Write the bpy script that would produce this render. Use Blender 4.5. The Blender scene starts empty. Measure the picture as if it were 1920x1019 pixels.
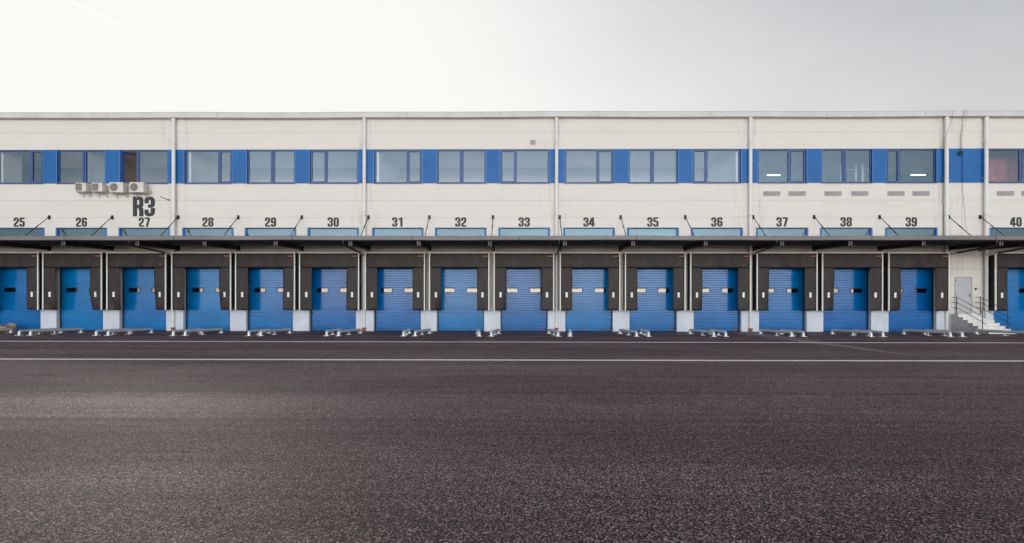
import bpy, math, random
from mathutils import Vector
random.seed(7)
R = math.radians
sc = bpy.context.scene
col = sc.collection

# ------------------------------------------------------------------ materials
class NT:
    """tiny node helper"""
    def __init__(s, name):
        s.m = bpy.data.materials.new(name); s.m.use_nodes = True
        s.t = s.m.node_tree; s.t.nodes.clear()
        s.out = s.t.nodes.new('ShaderNodeOutputMaterial')
    def n(s, typ, **kw):
        nd = s.t.nodes.new(typ)
        for k, v in kw.items():
            if k in nd.inputs.keys() if isinstance(k, str) else False:
                s.set(nd.inputs[k], v)
            else:
                setattr(nd, k, v)
        return nd
    def set(s, sock, v):
        if hasattr(v, 'is_output') or isinstance(v, bpy.types.NodeSocket): s.t.links.new(v, sock)
        else: sock.default_value = v
    def math(s, op, a, b=None, c=None, clamp=False):
        nd = s.t.nodes.new('ShaderNodeMath'); nd.operation = op; nd.use_clamp = clamp
        for i, v in enumerate((a, b, c)):
            if v is not None: s.set(nd.inputs[i], v)
        return nd.outputs[0]
    def maprange(s, v, a, b, c=0.0, d=1.0, smooth=True):
        nd = s.t.nodes.new('ShaderNodeMapRange')
        nd.interpolation_type = 'SMOOTHSTEP' if smooth else 'LINEAR'
        for i, x in enumerate((v, a, b, c, d)): s.set(nd.inputs[i], x)
        return nd.outputs[0]
    def coord(s, which='Object', scale=(1, 1, 1)):
        tc = s.t.nodes.new('ShaderNodeTexCoord')
        mp = s.t.nodes.new('ShaderNodeMapping'); mp.inputs['Scale'].default_value = scale
        s.t.links.new(tc.outputs[which], mp.inputs['Vector'])
        return mp.outputs[0]
    def noise(s, vec, scale, detail=4, rough=.55):
        nd = s.t.nodes.new('ShaderNodeTexNoise')
        s.t.links.new(vec, nd.inputs['Vector'])
        nd.inputs['Scale'].default_value = scale; nd.inputs['Detail'].default_value = detail
        nd.inputs['Roughness'].default_value = rough
        return nd.outputs[0]
    def mix(s, f, a, b, mode='MIX'):
        nd = s.t.nodes.new('ShaderNodeMix'); nd.data_type = 'RGBA'; nd.blend_type = mode
        s.set(nd.inputs[0], f); s.set(nd.inputs[6], a); s.set(nd.inputs[7], b)
        return nd.outputs[2]
    def bump(s, h, strength=.3, dist=.01):
        nd = s.t.nodes.new('ShaderNodeBump'); s.set(nd.inputs['Height'], h)
        nd.inputs['Strength'].default_value = strength; nd.inputs['Distance'].default_value = dist
        return nd.outputs[0]
    def principled(s, **kw):
        nd = s.t.nodes.new('ShaderNodeBsdfPrincipled')
        for k, v in kw.items(): s.set(nd.inputs[k.replace('_', ' ')], v)
        s.t.links.new(nd.outputs[0], s.out.inputs[0])
        return nd
def c4(c): return (c[0], c[1], c[2], 1.0)

def plain(name, c, rough=.5, metal=0.0, var=.15, scale=3.0, stretch=(1, 1, 1), bump=0.0, spec=.5):
    k = NT(name)
    v = k.coord('Object', stretch)
    nz = k.noise(v, scale)
    f = k.maprange(nz, .3, .7)
    a = tuple(x*(1-var) for x in c); b = tuple(min(1, x*(1+var)) for x in c)
    cc = k.mix(f, c4(a), c4(b))
    fine = k.noise(v, scale*14, 3)
    rr = k.math('MULTIPLY_ADD', fine, .16, rough-.08)
    kw = dict(Base_Color=cc, Roughness=rr, Metallic=metal, Specular_IOR_Level=spec)
    if bump: kw['Normal'] = k.bump(fine, bump, .01)
    k.principled(**kw)
    return k.m

PIPES = [-20.16, -8.95, 2.28, 13.54, 24.85, 27.13]

def wall_material(name, base):
    k = NT(name)
    tc = k.n('ShaderNodeTexCoord'); sp = k.n('ShaderNodeSeparateXYZ')
    k.t.links.new(tc.outputs['Object'], sp.inputs[0])
    x, z = sp.outputs[0], sp.outputs[2]
    # panel joints, one metre apart
    fr = k.math('FRACT', k.math('MULTIPLY', k.math('ADD', z, .32 + .006), 1/.9985))
    seam = k.math('LESS_THAN', fr, .018)
    lip = k.math('LESS_THAN', k.math('ABSOLUTE', k.math('SUBTRACT', fr, .034)), .012)
    # fine embossed lines of the sheet metal
    emb = k.math('SINE', k.math('MULTIPLY', z, 2*math.pi/.0832))
    # dirt: rain streaks, stronger next to the downpipes and under the joints
    near = None
    for p in PIPES[:5]:
        d = k.math('ABSOLUTE', k.math('SUBTRACT', x, p))
        near = d if near is None else k.math('MINIMUM', near, d)
    near = k.maprange(near, .1, 1.3, 1.0, 0.0)
    st = k.noise(k.coord('Object', (2.2, 1, .22)), 1.6, 6, .65)
    streak = k.maprange(st, .46, .75)
    bl = k.noise(k.coord('Object', (.35, 1, 1.4)), 1.3, 5, .6)
    blotch = k.maprange(bl, .42, .72)
    under = k.maprange(fr, .55, 1.0, 0.0, 1.0)
    dirt = k.math('ADD', k.math('MULTIPLY', k.math('MULTIPLY', near, streak), .44), k.math('MULTIPLY', blotch, .07))
    dirt = k.math('ADD', dirt, k.math('MULTIPLY', k.math('MULTIPLY', under, streak), .10))
    # every panel was coated in a slightly different batch
    cell = k.math('FLOOR', k.math('MULTIPLY', k.math('ADD', z, .326), 1/.9985))
    wn = k.n('ShaderNodeTexWhiteNoise', noise_dimensions='1D'); k.t.links.new(cell, wn.inputs['W'])
    tone = k.math('MULTIPLY_ADD', wn.outputs[0], .022, .98)
    cb = k.mix(1.0, c4(base), k.n('ShaderNodeCombineColor').outputs[0])
    comb = [n for n in k.t.nodes if n.type == 'COMBINE_COLOR'][0]
    for i in range(3): k.t.links.new(tone, comb.inputs[i])
    mul = cb.node; mul.blend_type = 'MULTIPLY'
    c = k.mix(dirt, cb, c4((.30, .25, .19)))
    c = k.mix(k.math('MULTIPLY', seam, .42), c, c4((.16, .14, .12)))
    h = k.math('ADD', k.math('MULTIPLY', emb, .014), k.math('ADD', k.math('MULTIPLY', seam, -1.0), k.math('MULTIPLY', lip, .3)))
    k.principled(Base_Color=c, Roughness=.42, Specular_IOR_Level=.4, Normal=k.bump(h, .35, .008))
    return k.m

def asphalt_material():
    k = NT('asphalt')
    tc = k.n('ShaderNodeTexCoord'); o = tc.outputs['Object']
    sp = k.n('ShaderNodeSeparateXYZ'); k.t.links.new(o, sp.inputs[0]); x, y = sp.outputs[0], sp.outputs[1]
    vo = k.n('ShaderNodeTexVoronoi', feature='F1'); vo.inputs['Scale'].default_value = 66
    wob = k.noise(o, 40, 2)
    ad = k.n('ShaderNodeVectorMath', operation='MULTIPLY_ADD')
    cb = k.n('ShaderNodeCombineXYZ')
    for i in range(3): k.t.links.new(wob, cb.inputs[i])
    k.t.links.new(cb.outputs[0], ad.inputs[0]); ad.inputs[1].default_value = (.02, .02, .02); k.t.links.new(o, ad.inputs[2])
    k.t.links.new(ad.outputs[0], vo.inputs['Vector'])
    cell = k.n('ShaderNodeSeparateColor'); k.t.links.new(vo.outputs['Color'], cell.inputs[0])
    r1, r2, r3 = cell.outputs
    edge = k.maprange(vo.outputs['Distance'], .34, .60, 1.0, 0.0)
    # stone tone
    ramp = k.n('ShaderNodeValToRGB')
    e = ramp.color_ramp.elements
    e[0].position = 0; e[0].color = c4((.042, .0245, .0275))
    e[1].position = .62; e[1].color = c4((.265, .162, .180))
    a = ramp.color_ramp.elements.new(.95); a.color = c4((.44, .295, .315))
    b = ramp.color_ramp.elements.new(.988); b.color = c4((.62, .54, .50))
    k.t.links.new(r1, ramp.inputs[0])
    tar = c4((.009, .0055, .006))
    stone = k.mix(edge, tar, ramp.outputs[0])
    # paving lanes and patches: long along the yard
    la = k.noise(k.coord('Object', (.045, .55, 1)), 1.0, 5, .6)
    lb = k.noise(k.coord('Object', (.16, .34, 1)), 1.0, 6, .62)
    wob2 = k.noise(k.coord('Object', (.5, .9, 1)), 1.0, 5, .6)
    lanes = k.maprange(la, .36, .66, .88, 1.14)
    patch = k.maprange(lb, .35, .68, .84, 1.26)
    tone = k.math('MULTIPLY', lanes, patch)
    # light painted into the colour: asphalt made paler towards the docks
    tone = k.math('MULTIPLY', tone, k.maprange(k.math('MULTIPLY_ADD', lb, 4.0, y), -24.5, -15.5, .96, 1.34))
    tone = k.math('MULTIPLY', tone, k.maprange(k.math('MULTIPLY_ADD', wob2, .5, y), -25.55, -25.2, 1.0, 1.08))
    ex = k.math('MULTIPLY', k.math('ADD', x, 6.6), .26); ey = k.math('MULTIPLY', k.math('ADD', y, 24.1), .62)  # pale worn patch, with the sheen on it painted into the colour
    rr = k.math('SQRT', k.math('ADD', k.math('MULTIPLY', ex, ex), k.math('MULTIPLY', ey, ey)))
    worn_sheen = k.math('MULTIPLY', k.maprange(k.math('MULTIPLY_ADD', wob2, 1.1, rr), .75, 1.75, 1, 0), k.maprange(y, -25.35, -25.15))
    tone = k.math('MULTIPLY', tone, k.math('MULTIPLY_ADD', worn_sheen, .34, 1.0))
    strk = k.noise(k.coord('Object', (.03, 5.5, 1)), 1.0, 4, .6)
    tone = k.math('MULTIPLY', tone, k.maprange(strk, .34, .66, .88, 1.12))
    # longitudinal paver joint
    j = k.noise(k.coord('Object', (.5, .5, 1)), 1.0, 3)
    yy = k.math('MULTIPLY_ADD', j, .25, y)
    joint = None
    for y0 in (-25.35, -23.1, -14.1, -21.0):
        d = k.math('ABSOLUTE', k.math('SUBTRACT', yy, y0))
        g = k.maprange(d, .0, .16, 1.0, 0.0)
        joint = g if joint is None else k.math('MAXIMUM', joint, g)
    tone = k.math('MULTIPLY', tone, k.math('MULTIPLY_ADD', joint, -.22, 1.0))
    cc = k.n('ShaderNodeCombineColor')
    for i in range(3): k.t.links.new(tone, cc.inputs[i])
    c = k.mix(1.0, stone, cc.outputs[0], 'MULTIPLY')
    # pale cement dragged across the yard by wheels in front of door 37
    wv = k.noise(k.coord('Object', (.6, .6, 1)), 1.0, 3)
    cx = k.math('MULTIPLY_ADD', y, .085, 13.05)
    dx = k.math('ABSOLUTE', k.math('SUBTRACT', k.math('MULTIPLY_ADD', wv, .5, x), cx))
    half = k.maprange(y, -17.5, -1.5, .12, .85, False)
    m = k.maprange(k.math('DIVIDE', dx, half), .55, 1.15, 1.0, 0.0)
    fade = k.math('MULTIPLY', k.maprange(y, -18.2, -12.0), k.maprange(y, -.2, -1.0))
    rag = k.maprange(k.noise(k.coord('Object', (5, .35, 1)), 1.0, 5, .65), .35, .62, .25, 1)
    m = k.math('MULTIPLY', k.math('MULTIPLY', m, fade), rag)
    c = k.mix(k.math('MULTIPLY', m, .85), c, c4((.36, .33, .335)))
    # thin cement smears left where the guide rails were bolted down
    sm = k.maprange(k.noise(k.coord('Object', (.42, 2.3, 1)), 1.0, 4, .5), .60, .68)
    band = k.math('MULTIPLY', k.maprange(y, -7.3, -6.6), k.maprange(y, -4.6, -5.6))
    c = k.mix(k.math('MULTIPLY', k.math('MULTIPLY', sm, band), .5), c, c4((.38, .36, .35)))
    rough = k.math('MULTIPLY_ADD', r2, .22, .52)
    rough = k.math('ADD', rough, k.math('MULTIPLY', k.math('SUBTRACT', tone, 1.0), -.10))
    h = k.math('ADD', k.math('MULTIPLY', edge, k.math('MULTIPLY_ADD', r3, .8, .4)), k.math('MULTIPLY', wob, .3))
    k.principled(Base_Color=c, Roughness=rough, Specular_IOR_Level=.19, Normal=k.bump(h, 1.0, .010))
    return k.m

def glass_material(name, tint, refl, refl_col=(1, 1, 1)):
    k = NT(name)
    tr = k.n('ShaderNodeBsdfTransparent'); tr.inputs[0].default_value = c4(tint)
    gl = k.n('ShaderNodeBsdfGlossy'); gl.inputs['Roughness'].default_value = .015; gl.inputs[0].default_value = c4(refl_col)
    wav = k.noise(k.coord('Object', (1, 1, 1)), .9, 2)
    k.t.links.new(k.bump(wav, .05, .02), gl.inputs['Normal'])
    fr = k.n('ShaderNodeFresnel'); fr.inputs[0].default_value = 1.5
    f = k.math('ADD', fr.outputs[0], refl, clamp=True)
    mx = k.n('ShaderNodeMixShader'); k.t.links.new(f, mx.inputs[0])
    k.t.links.new(tr.outputs[0], mx.inputs[1]); k.t.links.new(gl.outputs[0], mx.inputs[2])
    k.t.links.new(mx.outputs[0], k.out.inputs[0])
    return k.m

def pvc_material():
    k = NT('black_pvc')
    v = k.coord('Object', (1, 1, .45)); nz = k.noise(v, 2.2, 5); f = k.maprange(nz, .3, .72)
    c = k.mix(f, c4((.024, .0175, .0155)), c4((.042, .0315, .0285)))
    rub = k.maprange(k.noise(k.coord('Object', (1.5, 1, .8)), 2.6, 6, .7), .60, .78)
    c = k.mix(k.math('MULTIPLY', rub, .5), c, c4((.105, .090, .080)))
    weave = k.noise(k.coord('Object', (1, 1, 1)), 60, 2)
    soft = k.noise(k.coord('Object', (1, 1, .6)), 1.6, 3)
    h = k.math('ADD', k.math('MULTIPLY', weave, .06), soft)
    k.principled(Base_Color=c, Roughness=.5, Specular_IOR_Level=.36, Normal=k.bump(h, .35, .05))
    return k.m

def emit(name, c, s):
    k = NT(name); e = k.n('ShaderNodeEmission'); e.inputs[0].default_value = c4(c); e.inputs[1].default_value = s
    k.t.links.new(e.outputs[0], k.out.inputs[0]); return k.m

def door_blue():
    k = NT('door_blue')
    v = k.coord('Object', (.5, 1, 1)); nz = k.noise(v, 1.4, 4)
    c = k.mix(k.maprange(nz, .3, .7), c4((.0005, .152, .44)), c4((.001, .188, .53)))
    inf = k.n('ShaderNodeObjectInfo'); hv = k.n('ShaderNodeHueSaturation'); k.t.links.new(c, hv.inputs['Color'])
    k.t.links.new(k.math('MULTIPLY_ADD', inf.outputs['Random'], .20, .90), hv.inputs['Value']); k.t.links.new(k.math('MULTIPLY_ADD', inf.outputs['Random'], -.016, .508), hv.inputs['Hue'])
    c = hv.outputs[0]
    grime = k.maprange(k.noise(k.coord('Object', (4, 1, .5)), 1.2, 5, .65), .52, .8)
    c = k.mix(k.math('MULTIPLY', grime, .16), c, c4((.07, .10, .16)))
    c = k.mix(k.math('MULTIPLY', grime, .16), c, c4((.07, .10, .16)))
    sz = k.n('ShaderNodeSeparateXYZ'); tcd = k.n('ShaderNodeTexCoord'); k.t.links.new(tcd.outputs['Object'], sz.inputs[0])
    spl = k.math('MULTIPLY', k.maprange(sz.outputs[2], .03, .75, 1, 0), k.maprange(k.noise(k.coord('Object', (3, 1, 1.5)), 1.6, 6, .7), .35, .7))
    c = k.mix(k.math('MULTIPLY', spl, .38), c, c4((.06, .07, .085)))
    fine = k.noise(k.coord('Object'), 45, 3)
    k.principled(Base_Color=c, Roughness=k.math('MULTIPLY_ADD', fine, .10, .10), Specular_IOR_Level=.36, Normal=k.bump(k.noise(k.coord('Object'), 5, 3), .08, .01))
    return k.m

M = dict(
    wall=wall_material('cream_panels', (.805, .762, .70)),
    trim=plain('cream_trim', (.66, .64, .61), .42, var=.06, scale=.8),
    pipe=plain('white_pipe', (.80, .785, .76), .35, var=.07, scale=1.2, stretch=(1, 1, .4)),
    collar=plain('terracotta', (.34, .10, .045), .6),
    blue=plain('blue_panel', (.004, .125, .40), .36, var=.10, scale=1.0, bump=.06, spec=.3),
    blue_lit=plain('blue_flashing', (.012, .16, .46), .36, var=.08),
    frame=plain('blue_frame', (.022, .075, .25), .34, var=.1),
    dark=plain('dark_steel', (.020, .019, .020), .42, var=.25, bump=.1),
    steel=plain('fascia_steel', (.20, .178, .175), .42, var=.12, scale=.7, stretch=(.4, 1, 2)),
    deck=plain('deck_steel', (.12, .125, .14), .45, var=.15),
    black=plain('matt_black', (.008, .008, .008), .6, var=.3),
    door=door_blue(),
    concrete=plain('plinth_concrete', (.70, .745, .82), .7, var=.07, scale=1.5, stretch=(1, 1, .5), bump=.25),
    stairgrey=plain('render_grey', (.56, .55, .56), .75, var=.1, scale=2, bump=.25),
    stairwhite=plain('white_stone', (.80, .78, .75), .55, var=.07, scale=4),
    pvc=pvc_material(),
    edge=plain('pale_edge', (.90, .885, .82), .45, var=.05),
    white=plain('white_patch', (.88, .88, .88), .4, var=.03),
    tag=plain('orange_tag', (.62, .17, .09), .5, var=.1),
    red=plain('red_latch', (.50, .03, .03), .45),
    galv=None,
    letter=plain('letter_black', (.018, .018, .020), .5, var=.12),
    glass=glass_material('window_glass', (.95, .96, .95), .070, (.60, .86, 1.0)),
    pane=glass_material('door_pane', (.25, .25, .25), .043),
    paint=None,
    acwhite=plain('ac_enamel', (.72, .67, .60), .38, var=.05),
    acgrille=plain('ac_grille', (.16, .14, .13), .5),
    brass=plain('pipe_lag', (.55, .52, .48), .7),
    greydoor=plain('grey_door', (.52, .52, .525), .42, var=.03, scale=.7),
    vent=plain('vent_grey', (.47, .44, .44), .45),
    inwall=plain('inner_wall', (.93, .92, .91), .8, var=.03, scale=.6),
    inbeige=plain('inner_beige', (.92, .74, .69), .8, var=.05, scale=.5),
    inpink=plain('inner_liner', (.88, .50, .56), .7, var=.12, scale=.6, stretch=(1, 1, 3)),
    infloor=plain('inner_floor', (.5, .48, .47), .6),
    redsheet=plain('red_sheet', (.46, .095, .09), .6, var=.2),
    card=plain('cardboard', (.42, .28, .16), .8, var=.2, scale=6),
    tube=emit('lit_tube', (1, .96, .88), 5.0),
)
def galvanised():
    k = NT('galvanised')
    v = k.coord('Object'); f = k.maprange(k.noise(v, 7, 4), .3, .7)
    c = k.mix(f, c4((.62, .65, .67)), c4((.80, .82, .83)))
    rub = k.maprange(k.noise(k.coord('Object', (1, .5, 1)), 5.5, 6, .7), .56, .72)
    c = k.mix(k.math('MULTIPLY', rub, .7), c, c4((.16, .14, .13)))
    rust = k.maprange(k.noise(k.coord('Object', (1, 1, 1)), 11, 5, .7), .66, .76)
    c = k.mix(k.math('MULTIPLY', rust, .6), c, c4((.22, .10, .05)))
    k.principled(Base_Color=c, Roughness=k.math('MULTIPLY_ADD', rub, .3, .34), Metallic=.38)
    return k.m
M['galv'] = galvanised()
def paint_material():
    k = NT('road_paint')
    w = k.noise(k.coord('Object', (1, 1, 1)), 9, 5, .7)
    big = k.noise(k.coord('Object', (.3, 2, 1)), 1, 4)
    f = k.maprange(k.math('ADD', w, k.math('MULTIPLY', big, .35)), .385, .50)
    c = k.mix(f, c4((.34, .32, .31)), c4((.90, .89, .88)))
    k.principled(Base_Color=c, Roughness=.6, Normal=k.bump(k.noise(k.coord('Object'), 70, 2), .5, .005))
    return k.m
M['paint'] = paint_material()

# ------------------------------------------------------------------ mesh helpers
class MB:
    def __init__(s): s.v = []; s.f = []; s.sm = []
    def add(s, vs, fs, smooth=False):
        o = len(s.v); s.v += [tuple(p) for p in vs]
        s.f += [[i+o for i in f] for f in fs]; s.sm += [smooth]*len(fs)
        return s
    def box(s, x0, x1, y0, y1, z0, z1):
        vs = [(x, y, z) for x in (x0, x1) for y in (y0, y1) for z in (z0, z1)]
        return s.add(vs, [(0, 1, 3, 2), (4, 6, 7, 5), (0, 4, 5, 1), (2, 3, 7, 6), (0, 2, 6, 4), (1, 5, 7, 3)])
    def prism_x(s, prof, x0, x1):      # prof: (y,z) loop
        n = len(prof)
        vs = [(x0, y, z) for y, z in prof]+[(x1, y, z) for y, z in prof]
        fs = [list(range(n))[::-1], list(range(n, 2*n))]+[(i, (i+1) % n, n+(i+1) % n, n+i) for i in range(n)]
        return s.add(vs, fs)
    def prism_y(s, prof, y0, y1):      # prof: (x,z) loop
        n = len(prof)
        vs = [(x, y0, z) for x, z in prof]+[(x, y1, z) for x, z in prof]
        fs = [list(range(n)), list(range(n, 2*n))[::-1]]+[(i, n+i, n+(i+1) % n, (i+1) % n) for i in range(n)]
        return s.add(vs, fs)
    def tube(s, pts, r, n=14, cap=True):
        P = [Vector(p) for p in pts]
        rs = r if isinstance(r, (list, tuple)) else [r]*len(P)
        T = []
        for i in range(len(P)):
            a = (P[i]-P[i-1]).normalized() if i else None
            b = (P[i+1]-P[i]).normalized() if i < len(P)-1 else None
            T.append(((a or b)+(b or a)).normalized())
        up = Vector((0, 0, 1)) if abs(T[0].z) < .9 else Vector((0, 1, 0))
        N = (up-T[0]*up.dot(T[0])).normalized()
        vs = []
        for i in range(len(P)):
            N = (N-T[i]*N.dot(T[i])).normalized(); B = T[i].cross(N)
            for j in range(n):
                t = 2*math.pi*j/n
                vs.append(P[i]+(N*math.cos(t)+B*math.sin(t))*rs[i])
        fs = []
        for i in range(len(P)-1):
            for j in range(n):
                k = (j+1) % n
                fs.append((i*n+j, i*n+k, (i+1)*n+k, (i+1)*n+j))
        s.add(vs, fs, True)
        if cap:
            m = (len(P)-1)*n
            s.add([vs[j] for j in range(n)], [list(range(n))[::-1]])
            s.add([vs[m+j] for j in range(n)], [list(range(n))])
        return s
    def sheet(s, fn, nu, nv, th=.006):
        """closed thin sheet; fn(u,v)->(x,y,z) and thickness towards +y"""
        vs = []
        for off in (0, th):
            for i in range(nu+1):
                for j in range(nv+1):
                    x, y, z = fn(i/nu, j/nv); vs.append((x, y+off, z))
        q = (nu+1)*(nv+1); g = lambda i, j: i*(nv+1)+j
        fs = []
        for i in range(nu):
            for j in range(nv):
                fs.append((g(i, j), g(i+1, j), g(i+1, j+1), g(i, j+1)))
                fs.append((q+g(i, j), q+g(i, j+1), q+g(i+1, j+1), q+g(i+1, j)))
        rim = [g(i, 0) for i in range(nu)]+[g(nu, j) for j in range(nv)]+[g(i, nv) for i in range(nu, 0, -1)]+[g(0, j) for j in range(nv, 0, -1)]
        for a, b in zip(rim, rim[1:]+rim[:1]): fs.append((a, q+a, q+b, b))
        return s.add(vs, fs, True)
    def build(s, name, m, parent=None, bevel=0):
        off = world_loc(parent) if parent else Vector((0, 0, 0))
        me = bpy.data.meshes.new(name)
        me.from_pydata([(x-off.x, y-off.y, z-off.z) for x, y, z in s.v], [], s.f)
        me.materials.append(m)
        for p, sm in zip(me.polygons, s.sm): p.use_smooth = sm
        me.update()
        o = bpy.data.objects.new(name, me); col.objects.link(o)
        if parent: o.parent = parent
        if bevel:
            b = o.modifiers.new('bevel', 'BEVEL'); b.width = bevel; b.segments = 2; b.limit_method = 'ANGLE'
        return o
def world_loc(o):
    v = Vector((0, 0, 0))
    while o: v += o.location; o = o.parent
    return v
def thing(name, label, cat, loc=(0, 0, 0), group=None):
    o = bpy.data.objects.new(name, None); o.empty_display_size = .1
    o.location = loc; col.objects.link(o); tag(o, label, cat, group); return o
def tag(o, label, cat, group=None):
    o['label'] = label; o['category'] = cat
    if group: o['group'] = group
def struct(o, kind='structure'): o['kind'] = kind; return o

def rounded(pts, rad, closed=False, seg=6):
    out = []; n = len(pts)
    for i, p in enumerate(pts):
        p = Vector(p)
        if not closed and i in (0, n-1): out.append(p); continue
        a = Vector(pts[i-1])-p; b = Vector(pts[(i+1) % n])-p
        r = min(rad, a.length*.49, b.length*.49)
        A = p+a.normalized()*r; B = p+b.normalized()*r
        for q in range(seg+1):
            t = q/seg
            out.append(A*(1-t)**2+p*2*t*(1-t)+B*t*t)
    return out

# ------------------------------------------------------------------ ground
gm = MB()
gx = [-400, -60, -30, 0, 30, 60, 400]; gy = [-400, -60, -30, 0, 200]
vs = [(x, y, 0) for x in gx for y in gy]
nn = len(gy)
gm.add(vs, [(i*nn+j, (i+1)*nn+j, (i+1)*nn+j+1, i*nn+j+1) for i in range(len(gx)-1) for j in range(nn-1)])
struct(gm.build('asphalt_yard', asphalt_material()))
for y0, w in ((-10.2, .38), (-17.75, .28)):
    lm = MB(); n = 120
    for sgn in (0,):
        vs = []
        for i in range(n+1):
            x = -60+120*i/n
            vs += [(x, y0-w/2+random.uniform(-.012, .012), .004), (x, y0+w/2+random.uniform(-.012, .012), .004)]
        lm.add(vs, [(2*i, 2*i+2, 2*i+3, 2*i+1) for i in range(n)])
    struct(lm.build('road_marking_line', M['paint']))

# ------------------------------------------------------------------ warehouse
DOCK = {25: -29.42, 26: -25.72, 27: -21.99, 28: -18.22, 29: -14.52, 30: -10.82, 31: -7.02, 32: -3.32, 33: .40, 34: 4.19,
        35: 7.92, 36: 11.65, 37: 15.44, 38: 19.16, 39: 22.93, 40: 28.98}
WIN = [(-30.80, -28.0, -28.76), (-27.14, -24.31, -25.59), (-23.39, -20.6, -22.41), (-19.59, -16.8, -17.59), (-15.89, -13.09, -14.41),
       (-12.19, -9.38, -11.24), (-8.4, -5.61, -6.46), (-4.7, -1.87, -3.28), (-1.0, 1.85, -.1), (2.8, 5.61, 4.69), (6.52, 9.36, 7.89),
       (10.24, 13.03, 11.07), (14.05, 16.84, 15.87), (17.74, 20.65, 19.07), (21.49, 24.36, 22.27), (27.38, 30.21, 29.27)]
ZB0, ZB1 = 8.68, 10.66
HW = 1.38
XL, XR = -37.0, 37.0
WT = .22
wh = thing('warehouse', 'long cream panelled warehouse with a blue window band and numbered blue loading doors', 'warehouse')

def wall_holes(x0, x1, z0, z1, holes, y0, y1):
    xs = sorted({x0, x1, *[h[0] for h in holes], *[h[1] for h in holes]})
    zs = sorted({z0, z1, *[h[2] for h in holes], *[h[3] for h in holes]})
    nx, nz = len(xs)-1, len(zs)-1
    solid = [[not any(h[0] <= (xs[i]+xs[i+1])/2 <= h[1] and h[2] <= (zs[j]+zs[j+1])/2 <= h[3] for h in holes) for j in range(nz)] for i in range(nx)]
    vid = {}; vs = []; fs = []
    def V(i, k, j):
        if (i, k, j) not in vid: vid[(i, k, j)] = len(vs); vs.append((xs[i], (y0, y1)[k], zs[j]))
        return vid[(i, k, j)]
    S = lambda i, j: 0 <= i < nx and 0 <= j < nz and solid[i][j]
    for i in range(nx):
        for j in range(nz):
            if not solid[i][j]: continue
            fs.append((V(i, 0, j), V(i+1, 0, j), V(i+1, 0, j+1), V(i, 0, j+1)))
            fs.append((V(i, 1, j), V(i, 1, j+1), V(i+1, 1, j+1), V(i+1, 1, j)))
            if not S(i-1, j): fs.append((V(i, 0, j), V(i, 0, j+1), V(i, 1, j+1), V(i, 1, j)))
            if not S(i+1, j): fs.append((V(i+1, 0, j), V(i+1, 1, j), V(i+1, 1, j+1), V(i+1, 0, j+1)))
            if not S(i, j-1): fs.append((V(i, 0, j), V(i, 1, j), V(i+1, 1, j), V(i+1, 0, j)))
            if not S(i, j+1): fs.append((V(i, 0, j+1), V(i+1, 0, j+1), V(i+1, 1, j+1), V(i, 1, j+1)))
    m = MB(); m.add(vs, fs); return m
TR = {n: (x-1.49, x+1.49) for n, x in DOCK.items()}
PD = (25.43, 26.46, 1.08, 3.20)
holes = [(a, b, ZB0, ZB1) for a, b, c in WIN]
holes += [(a, b, 5.12, 6.05) for a, b in TR.values()]
holes += [(x-HW, x+HW, 0, 3.75) for x in DOCK.values()]
holes += [PD]
wall_holes(XL, XR, 0, 12.5, holes, 0, WT).build('wall', M['wall'], wh)
MB().box(XL, XL+.2, WT+.001, 32, 0, 12.5).build('wall', M['wall'], wh)
MB().box(XR-.2, XR, WT+.001, 32, 0, 12.5).build('wall', M['wall'], wh)
MB().box(XL, XR, 32.001, 32.2, 0, 12.5).build('wall', M['wall'], wh)
MB().box(XL, XR, .03, 32.3, 12.501, 12.7).build('roof', M['steel'], wh)
# roof gutter: folded profile with a lip, slightly out of true, joint sleeves
g = MB()
n = 74
prof = [(-.004, 12.452), (-.30, 12.452), (-.30, 12.475), (-.285, 12.49), (-.285, 12.735), (-.30, 12.75), (-.30, 12.775), (-.004, 12.80)]
vs = []; fs = []
for i in range(n+1):
    x = XL-.2+(XR-XL+.4)*i/n
    dz = .012*math.sin(x*.21+1)+.010*math.sin(x*.57)
    vs += [(x, y, z+dz) for y, z in prof]
k = len(prof)
for i in range(n):
    for j in range(k): fs.append((i*k+j, i*k+(j+1) % k, (i+1)*k+(j+1) % k, (i+1)*k+j))
fs += [list(range(k)), [n*k+j for j in range(k)][::-1]]
g.add(vs, fs)
gut = g.build('roof_gutter', M['trim'], wh)
js = MB()
for x in (-31.2, -24.0, -17.5, -6.4, -1.0, 4.7, 11.2, 17.9, 23.55, 29.3):
    js.box(x-.018, x+.018, -.288-.006, -.2, 12.47, 12.75)
js.build('joint_sleeve', M['vent'], gut)

# dock plinths between the doors
pl = []
nums = list(DOCK)
edges = [(-37, DOCK[25]-HW)]
for a, b in zip(nums[:-1], nums[1:]):
    if a == 39: continue
    edges.append((DOCK[a]+HW, DOCK[b]-HW))
edges += [(DOCK[39]+HW, 24.93), (26.95, DOCK[40]-HW), (DOCK[40]+HW, 37)]
for a, b in edges:
    p = MB().box(a+.001, b-.001, -.12, -.001, 0, 1.2)
    p.box(a+.001, b-.001, -.128, -.0005, 1.2, 1.222)
    p.build('dock_plinth', M['concrete'], wh, .008)
MB().box(24.935, 26.945, -.02, -.001, 0, 1.07).build('dock_plinth', M['stairgrey'], wh)

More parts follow.
